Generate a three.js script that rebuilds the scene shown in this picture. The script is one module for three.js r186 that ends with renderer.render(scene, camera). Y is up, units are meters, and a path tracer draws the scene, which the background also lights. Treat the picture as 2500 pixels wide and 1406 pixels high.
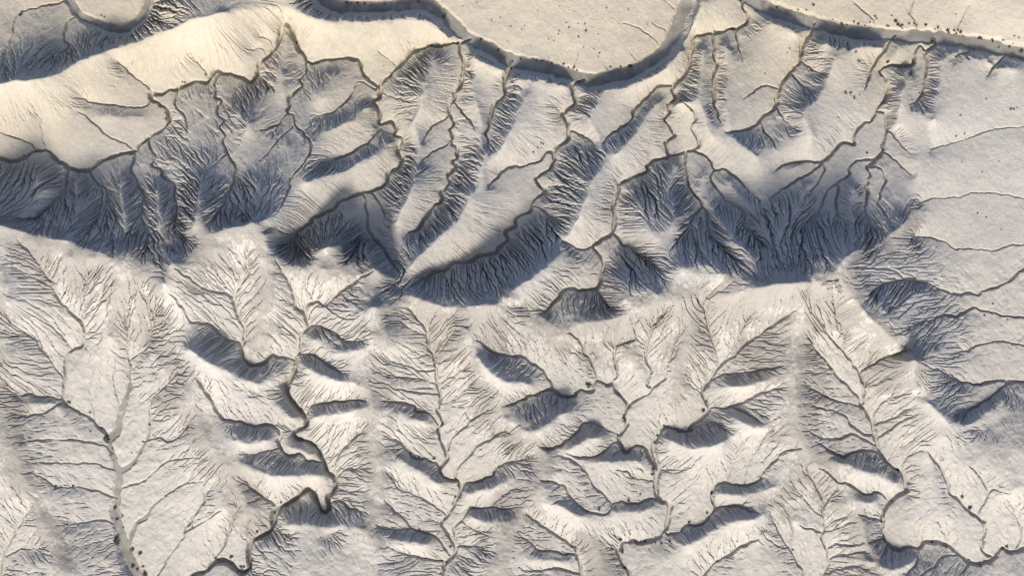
import * as THREE from 'three';
import { mergeGeometries } from 'three/addons/utils/BufferGeometryUtils.js';

// ---------------------------------------------------------------- camera, sky, sun, exposure
const scene = new THREE.Scene(), clamp = (v, a, b) => v < a ? a : v > b ? b : v;
const PX = 0.1;                       // metres on the ground for one photograph pixel
const FLY = 320, REF = 7;             // flying height above the reference level REF
const camera = new THREE.PerspectiveCamera(2 * Math.atan(703 * PX / FLY) * 180 / Math.PI, 2500 / 1406, 1, 3000);
camera.position.set(0, FLY + REF, 0);
camera.up.set(0, 0, -1);
camera.lookAt(0, 0, 0);

const SUN_EL = 37 * Math.PI / 180, SUN_AZ = 8 * Math.PI / 180;     // azimuth: degrees west of south
const sunDir = new THREE.Vector3(-Math.sin(SUN_AZ) * Math.cos(SUN_EL), Math.sin(SUN_EL), Math.cos(SUN_AZ) * Math.cos(SUN_EL));
// hazy clear sky: the CIE general sky for cloudless, turbid air with a broad solar corona (type 15); blue air, pale warm haze round the sun
function hazySky(level) {
  const W = 512, H = 256, d = new Float32Array(W * H * 4), v = new THREE.Vector3(), ez = Math.PI / 2 - SUN_EL;
  const grad = (cz) => 1 - Math.exp(-0.15 / Math.max(cz, 0.02));
  let E = 0;
  for (let j = 0; j < H; j++) for (let i = 0; i < W; i++) {
    const lat = ((j + 0.5) / H - 0.5) * Math.PI, lon = ((i + 0.5) / W - 0.5) * 2 * Math.PI;
    v.set(Math.cos(lat) * Math.cos(lon), Math.sin(lat), Math.cos(lat) * Math.sin(lon));
    const chi = Math.acos(clamp(v.dot(sunDir), -1, 1)), g = grad(v.y) / grad(Math.cos(ez)), air = 1 + 0.15 * Math.cos(chi) ** 2, haze = 24 * Math.max(0, Math.exp(-2.8 * chi) - Math.exp(-2.8 * Math.PI / 2)), o = (j * W + i) * 4;
    const c = [0.46 * air + 1.0 * haze, 0.84 * air + 0.92 * haze, 1.7 * air + 0.8 * haze];
    for (let k = 0; k < 3; k++) d[o + k] = c[k] * g; d[o + 3] = 1;
    if (v.y > 0) E += (d[o] + d[o + 1] + d[o + 2]) / 3 * v.y * Math.cos(lat) * (Math.PI / H) * (2 * Math.PI / W);
  }
  for (let i = 0; i < d.length; i++) if ((i & 3) < 3) d[i] *= level / E;
  const t = new THREE.DataTexture(d, W, H, THREE.RGBAFormat, THREE.FloatType);
  t.mapping = THREE.EquirectangularReflectionMapping; t.magFilter = t.minFilter = THREE.LinearFilter; t.needsUpdate = true;
  return t;
}
scene.background = scene.environment = hazySky(1.25);

const sun = new THREE.DirectionalLight(new THREE.Color(1, 0.9, 0.76), 2.9);
sun.position.copy(sunDir).multiplyScalar(400);
sun.castShadow = true;
sun.shadow.radius = 19;
sun.shadow.mapSize.set(4096, 4096);
Object.assign(sun.shadow.camera, { left: -160, right: 160, top: 130, bottom: -130, near: 50, far: 800 });
scene.add(sun, sun.target);

const renderer = new THREE.WebGLRenderer({ antialias: true });
renderer.toneMapping = THREE.LinearToneMapping;
renderer.toneMappingExposure = 1.7;
renderer.shadowMap.enabled = true;

// ---------------------------------------------------------------- small tools
let seed = 20240717;
const rnd = () => { seed = (seed + 0x6D2B79F5) | 0; let t = Math.imul(seed ^ (seed >>> 15), 1 | seed); t = (t + Math.imul(t ^ (t >>> 7), 61 | t)) ^ t; return ((t ^ (t >>> 14)) >>> 0) / 4294967296; };
const mix = (a, b, t) => a + (b - a) * t;
const step = (a, b, v) => { const t = clamp((v - a) / (b - a), 0, 1); return t * t * (3 - 2 * t); };
const LAT = new Float32Array(65536); for (let i = 0; i < 65536; i++) LAT[i] = rnd() * 2 - 1;
function noise(x, y) {                                             // smooth value noise, -1..1
  const xi = Math.floor(x), yi = Math.floor(y), fx = x - xi, fy = y - yi;
  const u = fx * fx * fx * (fx * (fx * 6 - 15) + 10), v = fy * fy * fy * (fy * (fy * 6 - 15) + 10);
  const a = ((yi & 255) << 8), b = (((yi + 1) & 255) << 8), c = xi & 255, d = (xi + 1) & 255;
  return mix(mix(LAT[a | c], LAT[a | d], u), mix(LAT[b | c], LAT[b | d], u), v);
}
function fbm(x, y, n) { let s = 0, a = 0.5, f = 1; for (let i = 0; i < n; i++) { s += a * noise(x * f + i * 17.3, y * f - i * 9.1); a *= 0.5; f *= 2.03; } return s; }
// ---------------------------------------------------------------- survey of the drainage: [bed width, depth, steepness, 'x,y ...' from the mouth upstream], in pixels of the aerial survey
// the first point of a line is its mouth; it joins the nearest line listed before it, or is an outlet at the height given after the points
const CH = [
  // the big dry wash in the north, and the arroyo under the northern plain
  [28, 0.4, 0.15, '770,-30 800,6 850,16 960,12 1030,6 1075,28 1110,62 1150,95 1200,118 1250,147 1330,162 1400,182 1440,194 1500,184 1560,164 1620,122 1650,72 1665,30 1690,-25', 0],
  [30, 0.4, 0.15, '2545,140 2500,130 2400,108 2300,92 2200,86 2060,72 1950,44 1860,12 1800,-30', 0],
  [18, 0.5, 0.15, '150,-30 170,0 195,35 240,56 290,70 330,52 352,20 365,-25', 0],
  [6, 0.8, 0.25, '1150,95 1120,104 1080,110 1047,115 1013,124 993,144 967,167 943,190 928,209 913,204 896,190 883,174 876,150 866,145 834,142 795,147 765,154 748,147 732,124 718,94 708,67 695,57 685,70 678,104 661,130 635,154 625,184 615,200 601,197 581,185 548,180 531,172 514,182 506,200 481,200 458,204 431,217 408,220 384,230 371,224 367,240 388,254 404,267 413,291 406,307 381,324 354,341 327,367 294,377 254,388 230,404 207,414 184,416 167,408 134,387 120,369 90,367 60,384 30,394 -30,380'],
  // valleys running down to it from the long crest
  [5, 0.8, 1, '928,209 925,234 913,247 923,267 927,284 925,301 933,304 950,296 963,304 968,317 963,329 977,334 978,344 970,354 973,371 980,391 973,408 963,414 947,424 943,444 920,461 883,470 866,475 833,491 812,511 768,530 752,548 718,575 702,590'],
  [3, 0.6, 1.6, '905,466 915,481 930,501 940,521 937,545'],
  [3, 0.6, 1.6, '885,470 893,481 890,501 896,528 896,561 913,585 933,605 950,632 965,655'],
  [3, 0.5, 1.2, '915,215 873,200 856,234 833,257 809,274 778,284'],
  [4, 0.6, 1.1, '978,334 928,317 900,347 860,371 833,384 795,398'],
  [5, 0.8, 1, '1122,106 1120,115 1124,130 1130,144 1130,170 1127,194 1117,217 1107,231 1107,247 1099,261 1100,284 1107,301 1099,314 1104,334 1105,351 1115,361 1117,381 1107,391 1110,404 1097,421 1092,434 1097,444 1087,461 1077,468 1078,486 1060,501 1047,518 1033,535 1025,555 1000,568'],
  [3, 0.5, 1.6, '1107,249 1120,261 1134,277 1150,297 1163,322'],
  [3, 0.5, 1.3, '1099,275 1077,297 1047,317 1033,347'],
  [3, 0.5, 1.3, '1104,337 1080,357 1047,374 1027,398'],
  [5, 0.8, 1.1, '1247,150 1246,170 1234,190 1232,217 1230,230 1210,254 1197,281 1192,301 1187,325 1192,350'],
  [5, 0.8, 1, '1428,192 1408,200 1398,214 1404,247 1388,264 1374,277 1384,297 1389,327 1381,344 1354,369 1353,394 1341,414 1311,434 1317,451 1331,464 1327,471 1301,491 1296,515 1261,530 1262,548 1234,568 1239,585 1217,605 1211,615 1170,625 1150,637 1107,643 1087,662 1067,660 1047,675 1033,685'],
  [4, 0.6, 1.1, '1354,369 1334,371 1314,394 1274,404 1241,408 1227,418 1217,431 1194,451'],
  [3, 0.5, 1.8, '1388,315 1414,327 1444,347 1456,366'],
  [3, 0.5, 1.8, '1300,500 1324,511 1344,531 1356,540'],
  [5, 0.8, 1, '1810,-20 1816,13 1826,33 1826,50 1810,63 1776,73 1743,80 1709,85 1694,97 1689,134 1679,164 1666,190 1645,210 1648,241 1635,254 1635,277 1625,297 1648,324 1645,334 1625,351 1635,381 1608,389 1581,401 1581,418 1548,434 1518,448 1513,468 1498,495 1500,531 1495,568 1468,585 1449,602 1461,618 1473,635 1471,662 1464,692 1454,705 1421,710 1388,705 1361,725 1341,749 1330,766'],
  [4, 0.6, 1, '1645,210 1611,207 1588,227 1565,251 1548,267 1541,291 1518,311 1494,327 1474,351'],
  [4, 0.6, 1.3, '1495,568 1515,585 1521,597 1541,602 1558,622 1551,645 1548,667 1528,675 1525,702 1525,732'],
  [3, 0.5, 1.4, '1558,622 1581,638 1611,655 1635,665'],
  [3, 0.5, 1.8, '1548,667 1565,682 1588,702 1608,722'],
  [3, 0.5, 1.8, '1454,705 1468,722 1488,749'],
  [3, 0.5, 1.6, '1449,602 1415,610 1400,600 1375,590'],
  [4, 0.6, 1, '1632,381 1673,371 1696,364 1706,344 1689,311 1698,287 1686,264 1668,250 1655,247'],
  [4, 0.6, 1.3, '1673,371 1676,381 1673,394 1679,421 1683,451 1693,468 1709,488 1718,505 1729,521 1728,548 1739,575 1766,602 1793,625 1826,652'],
  [4, 0.6, 1.5, '1718,505 1693,531 1688,565 1703,592 1709,615 1733,642 1763,668'],
  [3, 0.6, 1.5, '1688,565 1666,582 1660,620 1670,660'],
  [4, 0.6, 1.3, '1690,366 1719,377 1736,394 1748,411 1770,414 1793,428 1816,448 1830,470'],
  [4, 0.6, 1.4, '1748,411 1736,431 1744,448 1766,478 1773,491 1796,498 1820,518 1823,545 1846,578 1887,615 1920,648'],
  [5, 0.7, 1, '1993,56 1980,84 1960,110 1955,144 1940,164 1913,197 1903,221 1897,241 1897,257 1866,284 1840,307 1820,317 1773,324'],
  [3, 0.5, 1.6, '1955,146 1980,164 2010,180'],
  [3, 0.5, 1.6, '1933,176 1957,204 1983,221'],
  [3, 0.5, 1.1, '1905,216 1873,207 1846,221 1813,241'],
  [3, 0.5, 1.6, '1897,257 1907,277 1920,294 1940,312'],
  [3, 0.5, 1.6, '1858,293 1866,321 1883,337 1900,367'],
  [4, 0.6, 1, '1743,80 1741,87 1744,110 1743,140 1754,154 1744,177 1743,214 1744,251 1760,297'],
  [3, 0.5, 1.3, '1798,70 1803,110 1816,147'],
  [5, 0.8, 0.9, '2287,90 2287,110 2267,120 2247,110 2234,130 2231,157 2201,160 2174,159 2150,175 2164,197 2167,227 2164,247 2142,267 2164,277 2167,311 2159,354 2159,371 2144,388 2120,404 2125,424 2117,451 2119,468 2115,501 2117,528 2134,558'],
  [4, 0.7, 0.9, '2142,266 2127,297 2114,297 2090,324 2084,351 2057,349 2030,381 2010,394 1943,394 1913,401 1895,418'],
  [4, 0.6, 1.2, '2012,393 1980,421 1950,438 1913,461 1890,480'],
  [3, 0.5, 1.2, '2012,395 2013,418 2000,444 1980,468'],
  [4, 0.6, 1.3, '2144,388 2104,388 2077,404 2074,428 2044,448 2020,468 2007,501 1997,528 1967,555'],
  [3, 0.6, 1.5, '2122,404 2147,408 2165,428 2150,475 2150,501 2174,535 2187,548'],
  [3, 0.6, 1.6, '2044,448 2047,468 2044,501 2050,528 2067,545'],
  [3, 0.5, 1.3, '2159,371 2187,391 2227,424'],
  [3, 0.5, 1.3, '2167,318 2200,351 2234,384'],
  [4, 0.6, 0.8, '2190,84 2177,97 2160,124 2147,140 2130,167 2120,200 2114,221'],
  [4, 0.6, 0.9, '2270,120 2261,130 2264,157 2257,197 2252,227 2234,254'],
  [3, 0.4, 0.8, '2388,104 2371,124 2334,137'],
  [3, 0.4, 0.8, '2470,125 2440,150 2410,185'],
  // short steep gullies of the north-west crest
  [3, 0.6, 2.0, '167,408 160,440 157,468 147,478 114,508 77,545'],
  [3, 0.6, 2.0, '214,414 234,448 257,461 261,478 257,501 241,528 231,545 207,572'],
  [3, 0.5, 2.2, '231,545 245,575 268,598'],
  [4, 0.6, 2.0, '328,367 324,394 321,414 331,438 334,458 351,475 344,501 344,528 351,558 362,580'],
  [4, 0.6, 1.9, '362,338 366,361 376,381 371,401 391,414 394,431 421,448 424,468 429,505 431,531 428,556'],
  [4, 0.7, 1.7, '535,178 521,200 528,217 526,237 540,247 528,267 531,281 546,294 533,311 548,329 541,344 551,368 568,394 575,414 568,444 561,464 548,475 548,491 531,518 515,545'],
  [3, 0.5, 2.0, '551,376 531,394 505,414 480,431'],
  [4, 0.7, 1.6, '748,150 743,180 732,194 735,207 712,231 705,254 702,274 715,281 717,304 738,324 758,347 755,371 735,404 712,431 702,464 688,498 665,528 650,545'],
  [3, 0.5, 1.4, '702,274 688,287 678,304 635,317'],
  [3, 0.5, 1.5, '717,304 685,334 662,361 631,394'],
  [3, 0.5, 1.6, '431,217 424,247 434,271 451,284 454,314 451,334'],
  [2.5, 0.35, 0.5, '371,224 354,207 317,180 290,150'],
  [3, 0.4, 0.4, '367,245 354,261 317,259 277,256 234,251 200,241'],
  [2.5, 0.4, 0.35, '327,367 294,344 261,331 234,307 214,287 187,271'],
  [2.5, 0.4, 0.35, '90,367 70,347 33,334 -10,318'],
  [2, 0.3, 0.35, '108,368 107,351 100,311 94,284'],
  [4, 0.5, 1.5, '195,36 165,50 155,90 165,115 120,135'],
  [3, 0.5, 1.5, '170,0 50,30 30,80 12,120 5,160'],
  // faint rills of the plains
  [2.5, 0.3, 0.25, '1614,126 1605,100 1581,84 1545,62 1495,50'],
  [2, 0.25, 0.25, '1640,90 1625,72 1601,60 1578,30'],
  [2, 0.25, 0.25, '1655,60 1645,20 1625,3 1600,-20'],
  [3, 0.35, 0.25, '2244,84 2237,52 2227,33 2231,0 2235,-30'],
  [3, 0.35, 0.25, '2140,76 2130,43 2110,27 2094,13 2080,-20'],
  [2, 0.25, 0.25, '2338,90 2341,63 2354,33 2371,13'],
  [2, 0.25, 0.3, '1344,156 1343,125 1341,105'],
  [2, 0.25, 0.3, '1375,168 1380,140 1390,115'],
  [2, 0.25, 0.3, '1403,176 1405,150 1412,128 1408,110'],
  [2, 0.25, 0.3, '1485,180 1476,150 1470,130'],
  [2, 0.25, 0.3, '1560,160 1545,135 1530,118'],
  [2, 0.25, 0.3, '655,140 640,120 612,118'],
  [2, 0.25, 0.3, '666,120 655,95 635,88'],
  [2, 0.25, 0.3, '506,196 500,170 480,150'],
  [2, 0.25, 0.3, '968,160 950,145 925,125'],
  // the east plain
  [4, 0.5, 0.45, '2540,640 2500,660 2468,685 2441,699 2404,709 2394,720 2368,715 2328,717 2294,705 2264,692 2214,683 2197,668 2170,657 2100,652 2070,655', 0.5],
  [3, 0.5, 0.8, '2214,684 2187,688 2150,698 2124,719'],
  [3, 0.5, 0.8, '2294,706 2237,715 2214,732 2174,755'],
  [4, 0.5, 0.5, '2540,785 2500,775 2448,769 2414,762 2378,752 2341,772 2311,770 2277,779 2234,795 2204,812', 0.2],
  [3, 0.35, 0.4, '2540,590 2500,595 2468,598 2434,612 2408,612 2371,605 2338,608 2311,592 2267,578 2227,578', 0.8],
  [2.5, 0.3, 0.4, '2540,490 2500,485 2448,475 2378,470 2338,481 2284,483 2244,495', 1],
  [2, 0.25, 0.4, '2540,305 2434,314 2368,337 2301,354 2274,364', 1.2],
  [3, 0.4, 0.5, '2540,845 2480,838 2440,833 2400,842 2340,860 2290,862', 0],
  [4, 0.6, 0.7, '2540,930 2500,931 2461,931 2428,929 2401,938 2358,934 2328,922 2297,906 2264,892 2227,872', -0.6],
  [4, 0.6, 0.9, '2480,931 2455,943 2428,959 2401,983 2364,1003 2330,1010'],
  // the long wash in the south-west
  [30, 0.35, 0.5, '352,1440 337,1406 321,1377 307,1347 294,1303 284,1270 281,1237 287,1193 289,1156 284,1133 271,1103 264,1070', -1],
  [5, 0.5, 0.5, '264,1070 241,1040 214,1020 187,1003 157,986 152,966 155,936 160,876 174,852 197,846 204,815 197,785 174,765 157,745 144,735 130,709 134,695 110,672 87,635 60,605 27,575'],
  [3, 0.5, 0.7, '197,785 200,775 207,742 210,709 207,688 187,655 167,625'],
  [2.5, 0.4, 0.8, '208,688 213,660 226,630'],
  [3, 0.5, 0.7, '200,775 234,745 254,729 287,698'],
  [20, 0.3, 0.5, '264,1070 282,1050 288,1023 297,993 311,956 316,936 314,912 317,890'],
  [3, 0.4, 0.6, '317,890 319,875 351,856 361,832 371,795 371,762 351,735 334,725'],
  [2.5, 0.4, 0.6, '314,880 312,835 307,795 304,762 310,725'],
  [2.5, 0.4, 0.6, '290,1000 277,929 281,876 281,852 267,822'],
  [2, 0.3, 0.5, '241,1040 230,1020 217,963 220,922 230,889 234,866'],
  [10, 0.3, 0.5, '290,1153 321,1130 344,1093 361,1060 364,1036'],
  [4, 0.5, 0.7, '364,1036 364,993 371,973 398,946 411,929 431,906'],
  [3, 0.4, 0.6, '349,1078 384,1070 411,1076 441,1060 464,1026'],
  [7, 0.3, 0.5, '287,1193 321,1183 347,1173 384,1143'],
  [3, 0.4, 0.6, '384,1143 418,1123 448,1118 481,1116'],
  [12, 0.3, 0.5, '312,1330 318,1307 334,1277 357,1260 371,1237 401,1210'],
  [3, 0.4, 0.6, '401,1210 431,1190 458,1177 471,1150 488,1126'],
  [3, 0.4, 0.6, '458,1178 494,1173 520,1160'],
  [3, 0.4, 0.5, '350,1425 388,1400 408,1364 434,1330 448,1303 468,1267 494,1230 501,1207 521,1180'],
  [3, 0.4, 0.6, '448,1303 481,1283 518,1257 551,1237'],
  [3, 0.4, 0.5, '152,970 147,973 110,969 67,963 32,966'],
  [3, 0.4, 0.5, '187,1003 144,986 110,1006 67,1016 40,1018'],
  [5, 0.3, 0.5, '271,1103 247,1085 200,1076 147,1073 100,1075 55,1078'],
  [3, 0.3, 0.5, '285,1150 251,1136 214,1130 167,1130 100,1130 65,1128'],
  [3, 0.4, 0.5, '281,1215 241,1200 194,1190 144,1190 130,1187 104,1166 70,1150'],
  [3, 0.3, 0.4, '284,1277 274,1277 234,1270 200,1277 157,1277'],
  [3, 0.4, 0.5, '-5,1430 2,1390 10,1347 33,1307 50,1273 80,1230', -1],
  [3, 0.3, 0.4, '9,1360 40,1344 100,1337'],
  [3, 0.3, 0.5, '155,930 140,906 114,869 84,832 60,809'],
  [3, 0.3, 0.5, '174,852 150,822 117,792 90,780'],
  [3, 0.3, 0.5, '157,745 137,745 100,735 57,725'],
  [3, 0.3, 0.5, '132,705 100,690 60,668 30,650'],
  // the winding gully of the south
  [9, 1.5, 0.35, '440,1430 468,1406 501,1394 518,1377 538,1369 561,1377 585,1397 608,1387 606,1354 611,1327 628,1313 655,1300 665,1283 672,1250 688,1237 718,1220 738,1203 755,1197 768,1213 782,1243 795,1253 802,1237 799,1213 809,1203 819,1183 815,1166 799,1150 789,1126 778,1103 758,1083 722,1070 718,1053 742,1043 748,1026 735,1006 705,973 698,946 698,936 718,906 722,872', -1],
  [5, 0.7, 0.6, '722,872 735,856 735,819 752,799 748,782 742,765 722,752 718,729 705,692 688,665 668,628'],
  [5, 0.7, 0.6, '742,765 745,752 768,735 795,745 822,722 833,709 856,695 883,675 917,655'],
  [2.5, 0.4, 0.7, '768,735 762,729 745,699 738,658'],
  [2.5, 0.4, 0.7, '797,743 809,725 795,695 802,675 785,655'],
  [4, 0.6, 0.8, '752,799 758,795 795,799 822,819 833,829 850,837 883,832 920,819'],
  [3, 0.5, 0.8, '797,745 812,765 833,775 860,779 890,759 915,750'],
  [5, 0.7, 0.6, '718,880 702,876 662,869 648,886 628,892 605,889 591,869 591,842 598,805 585,782 575,752 568,725 585,695 601,668 601,635 601,608 608,582'],
  [4, 0.6, 0.7, '568,725 548,715 515,709 491,702 468,685 438,665 415,640'],
  [5, 0.7, 0.7, '591,855 581,839 548,826 528,809 511,792 488,789 464,785 448,755 418,722 391,688'],
  [2.5, 0.4, 0.6, '588,692 578,688 568,662 541,628 521,602'],
  [2.5, 0.4, 0.6, '601,658 628,645 645,630'],
  [4, 0.6, 0.9, '722,872 735,866 765,869 802,892 832,912'],
  [4, 0.6, 0.9, '738,1012 748,1010 755,993 782,986 815,983 833,983 866,976 893,979'],
  [3, 0.5, 0.7, '818,1172 815,1136 832,1103 850,1083 860,1070 883,1056'],
  [5, 0.7, 0.6, '789,1126 758,1126 732,1110 702,1113 682,1093 678,1076 685,1063 672,1043 645,1036 618,1040 591,1030 555,1026 535,1013 515,979 491,943 475,915'],
  [3, 0.5, 0.7, '680,1095 655,1098 625,1110 600,1115'],
  [4, 0.5, 0.7, '680,1242 652,1220 625,1203 595,1173'],
  [3, 0.5, 0.9, '819,1172 833,1150 866,1143 895,1130'],
  [3, 0.5, 0.9, '806,1206 833,1197 863,1200 890,1188'],
  [3, 0.5, 0.9, '802,1230 833,1225 850,1238 890,1255'],
  [3, 0.4, 0.8, '611,1330 600,1310 605,1280 620,1245'],
  [3, 0.5, 0.6, '516,1376 545,1330 558,1297 568,1263 588,1230'],
  // the valley in the middle of the south
  [5, 0.7, 0.5, '1060,1440 1077,1404 1087,1377 1107,1354 1112,1337 1097,1310 1080,1283 1090,1260 1114,1220 1124,1197 1117,1175 1100,1173 1084,1163 1074,1146 1090,1123 1087,1100 1079,1083 1070,1053 1074,1040 1080,1033 1074,1016 1067,1003 1075,986 1074,959 1069,936 1064,902 1060,876 1050,856 1043,822 1033,795 1013,772 1000,752', -1],
  [4, 0.6, 0.7, '1074,1146 1064,1130 1040,1120 1013,1116 993,1100 980,1083 960,1073 940,1063'],
  [4, 0.6, 0.7, '1070,1036 1054,1016 1037,1006 1015,1004 1010,991 983,986 960,983 930,979'],
  [3, 0.5, 0.7, '1090,1258 1074,1243 1040,1223 1007,1207 977,1193 963,1177 943,1150'],
  [4, 0.5, 0.6, '1106,1354 1094,1350 1067,1313 1030,1297 1003,1290 993,1273 967,1250 940,1223'],
  [3, 0.5, 0.7, '1003,1291 980,1293 947,1292 920,1280'],
  [3, 0.5, 0.6, '1090,1370 1080,1370 1037,1362 1003,1357 973,1347'],
  [3, 0.4, 0.7, '1064,902 1040,906 1007,899 973,886 945,880'],
  [3, 0.4, 0.7, '1050,862 1040,866 1000,872 965,862'],
  [3, 0.4, 0.7, '1043,822 1020,815 987,795 970,770'],
  [3, 0.4, 0.7, '1069,938 1033,926 983,922 940,915'],
  [3, 0.4, 0.7, '1074,965 1040,960 1005,955 960,945'],
  [4, 0.6, 0.6, '1124,1195 1134,1183 1167,1173 1204,1163 1211,1146 1234,1130 1267,1123 1290,1115'],
  [2.5, 0.4, 0.8, '1222,1138 1224,1106 1244,1090 1270,1075'],
  [3, 0.5, 0.6, '1110,1172 1114,1153 1117,1140 1134,1126 1150,1106 1164,1090 1187,1076 1207,1063 1235,1055'],
  [3, 0.5, 0.6, '1090,1110 1094,1086 1107,1070 1134,1043 1147,1026 1160,1020 1184,1003'],
  [2, 0.3, 0.7, '1147,1026 1137,1003 1145,975 1165,950'],
  [4, 0.5, 0.6, '1110,1332 1110,1313 1109,1287 1127,1270 1134,1257 1154,1243 1197,1240 1234,1242 1274,1240'],
  [2.5, 0.4, 0.6, '1203,1240 1217,1220 1244,1200 1275,1195'],
  [3, 0.4, 0.7, '1129,1268 1144,1283 1174,1300 1195,1308'],
  [3, 0.4, 0.6, '1112,1337 1134,1334 1157,1334 1177,1340'],
  [2.5, 0.3, 0.6, '1069,940 1080,932 1117,912 1134,900'],
  [2.5, 0.3, 0.6, '1058,874 1075,858 1087,839 1110,802'],
  [2.5, 0.3, 0.6, '1043,818 1047,789 1060,769 1070,755'],
  [2.5, 0.3, 0.6, '1075,986 1100,978 1125,965 1150,940'],
  // the branching wash of the south-east centre
  [8, 0.7, 0.35, '1552,1440 1535,1400 1521,1380 1508,1350 1515,1330 1528,1324 1568,1325 1595,1320 1611,1307 1628,1287 1635,1257 1632,1230 1611,1220 1601,1197 1601,1170 1611,1153 1605,1133 1598,1103 1601,1076 1625,1045 1652,1050 1683,1051 1691,1036 1713,1023 1733,993 1713,959 1723,939', -1],
  [6, 0.6, 0.6, '1723,939 1760,892 1793,869 1816,845 1866,809 1900,785 1943,759'],
  [6, 0.7, 0.5, '1607,1146 1598,1136 1585,1113 1571,1090 1548,1090 1531,1103 1515,1086 1511,1063 1528,1043 1531,1031 1525,1015 1531,996 1534,988 1509,959 1502,938 1491,940 1474,934 1459,930 1451,937 1450,951 1442,958 1419,953 1408,958 1400,969 1381,969 1364,963 1351,954 1331,956 1301,966 1271,976 1247,988 1222,993'],
  [5, 0.6, 0.6, '1351,954 1344,932 1327,906 1294,882 1271,869 1220,866 1194,852 1167,832 1140,812'],
  [3, 0.4, 0.6, '1459,930 1454,913 1444,882 1428,859 1414,832 1391,812'],
  [4, 0.5, 0.6, '1491,938 1494,934 1507,910 1501,879 1505,845 1521,839 1545,829 1568,802'],
  [4, 0.5, 0.6, '1534,988 1560,975 1586,961 1595,950 1581,938 1589,913 1588,902 1578,862 1591,809 1615,769 1641,745'],
  [4, 0.5, 0.6, '1595,950 1611,935 1626,922 1627,900 1631,892 1648,865 1660,830'],
  [3, 0.5, 0.8, '1730,932 1766,916 1800,912 1840,906 1900,896 1930,890'],
  [4, 0.6, 0.8, '1733,993 1763,996 1800,989 1826,976 1866,956 1920,945'],
  [4, 0.6, 0.8, '1763,996 1793,996 1826,1010 1866,1036'],
  [3, 0.5, 0.8, '1691,1040 1746,1040 1776,1053 1800,1065'],
  [2.5, 0.4, 0.6, '1755,898 1748,860 1735,820 1725,780 1722,750'],
  [2.5, 0.4, 0.6, '1768,888 1790,840 1815,800 1830,770'],
  [2.5, 0.4, 0.6, '1716,965 1690,940 1680,910'],
  [3, 0.4, 0.6, '1601,1177 1558,1167 1528,1153 1505,1148'],
  [4, 0.5, 0.6, '1611,1220 1588,1217 1561,1227 1531,1230 1518,1222 1494,1228 1471,1207 1451,1187 1434,1153 1411,1133 1381,1116 1360,1108'],
  [4, 0.5, 0.6, '1494,1228 1485,1250 1464,1257 1434,1250 1414,1233 1391,1210 1384,1193 1358,1180 1320,1174'],
  [4, 0.6, 0.7, '1515,1063 1495,1053 1451,1033 1424,1033 1414,1050 1388,1073 1364,1090 1334,1096 1310,1085'],
  [4, 0.6, 0.7, '1515,1086 1501,1080 1478,1100 1461,1113 1434,1118 1401,1113 1380,1105'],
  [3, 0.4, 0.8, '1414,1233 1390,1220 1360,1225 1330,1235'],
  [5, 0.6, 0.5, '1622,1298 1635,1304 1662,1297 1676,1283 1709,1280 1746,1243 1740,1213 1750,1183 1773,1178 1816,1185 1853,1173 1866,1150 1893,1123 1917,1103 1955,1096'],
  [4, 0.5, 0.8, '1746,1243 1776,1237 1810,1238 1846,1250 1870,1262'],
  [2.5, 0.3, 0.5, '1773,1178 1783,1150 1790,1123 1803,1096 1815,1070'],
  [2.5, 0.3, 0.5, '1816,1185 1826,1143 1846,1103 1866,1070 1890,1040'],
  [2.5, 0.3, 0.5, '1868,1147 1870,1123 1900,1080 1915,1055'],
  [3, 0.4, 0.7, '1611,1150 1640,1146 1667,1147 1690,1140'],
  // small southern valleys
  [4, 0.5, 0.5, '1425,1440 1421,1404 1408,1344 1401,1334 1371,1313 1348,1300 1317,1280 1284,1257', -1],
  [3, 0.5, 0.6, '1410,1352 1381,1354 1351,1347 1317,1344 1294,1324 1268,1300'],
  [3, 0.5, 0.6, '1419,1398 1401,1397 1368,1390 1334,1390 1301,1394 1275,1392'],
  [4, 0.5, 0.5, '1975,1440 1963,1400 1943,1367 1933,1344 1917,1325 1897,1287 1887,1253', -1],
  [3, 0.4, 0.5, '1933,1340 1933,1324 1937,1297 1927,1263 1915,1240'],
  [3, 0.4, 0.6, '1925,1338 1910,1337 1880,1320 1866,1300'],
  [4, 0.5, 0.5, '2005,1440 2013,1404 2025,1364 2010,1324 2010,1300 2015,1290 2010,1257 2010,1237 2007,1213 1983,1170 1977,1150', -1],
  [3, 0.5, 0.6, '2010,1302 1983,1290 1960,1287 1940,1273'],
  [2.5, 0.4, 0.5, '2010,1258 1987,1243 1960,1210 1943,1190'],
  [2.5, 0.4, 0.5, '2010,1240 2037,1203 2047,1192'],
  [3, 0.4, 0.6, '2014,1288 2050,1267 2084,1250'],
  [3, 0.4, 0.6, '2011,1300 2060,1283 2100,1270'],
  [3, 0.4, 0.6, '2017,1342 2044,1330 2087,1334 2112,1326'],
  [3, 0.4, 0.6, '2024,1364 2067,1354 2115,1347'],
  [3, 0.4, 0.6, '2014,1400 2060,1388 2110,1375'],
  [4, 0.5, 0.6, '1700,1440 1719,1404 1746,1374 1776,1357 1800,1340 1846,1320 1870,1310', -1],
  // the south-east
  [7, 0.7, 0.35, '2545,1335 2500,1342 2468,1349 2448,1337 2431,1362 2404,1374 2374,1374 2348,1357 2328,1337 2301,1327 2264,1325 2244,1337 2214,1334 2194,1344 2174,1330 2157,1310 2159,1270 2160,1253 2177,1223 2214,1200 2216,1187 2201,1156 2167,1126 2147,1096 2140,1060 2130,1023 2110,999 2105,985', -1],
  [5, 0.6, 0.5, '2105,985 2097,969 2067,936 2057,929 2030,896 2000,862 1977,835'],
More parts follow.
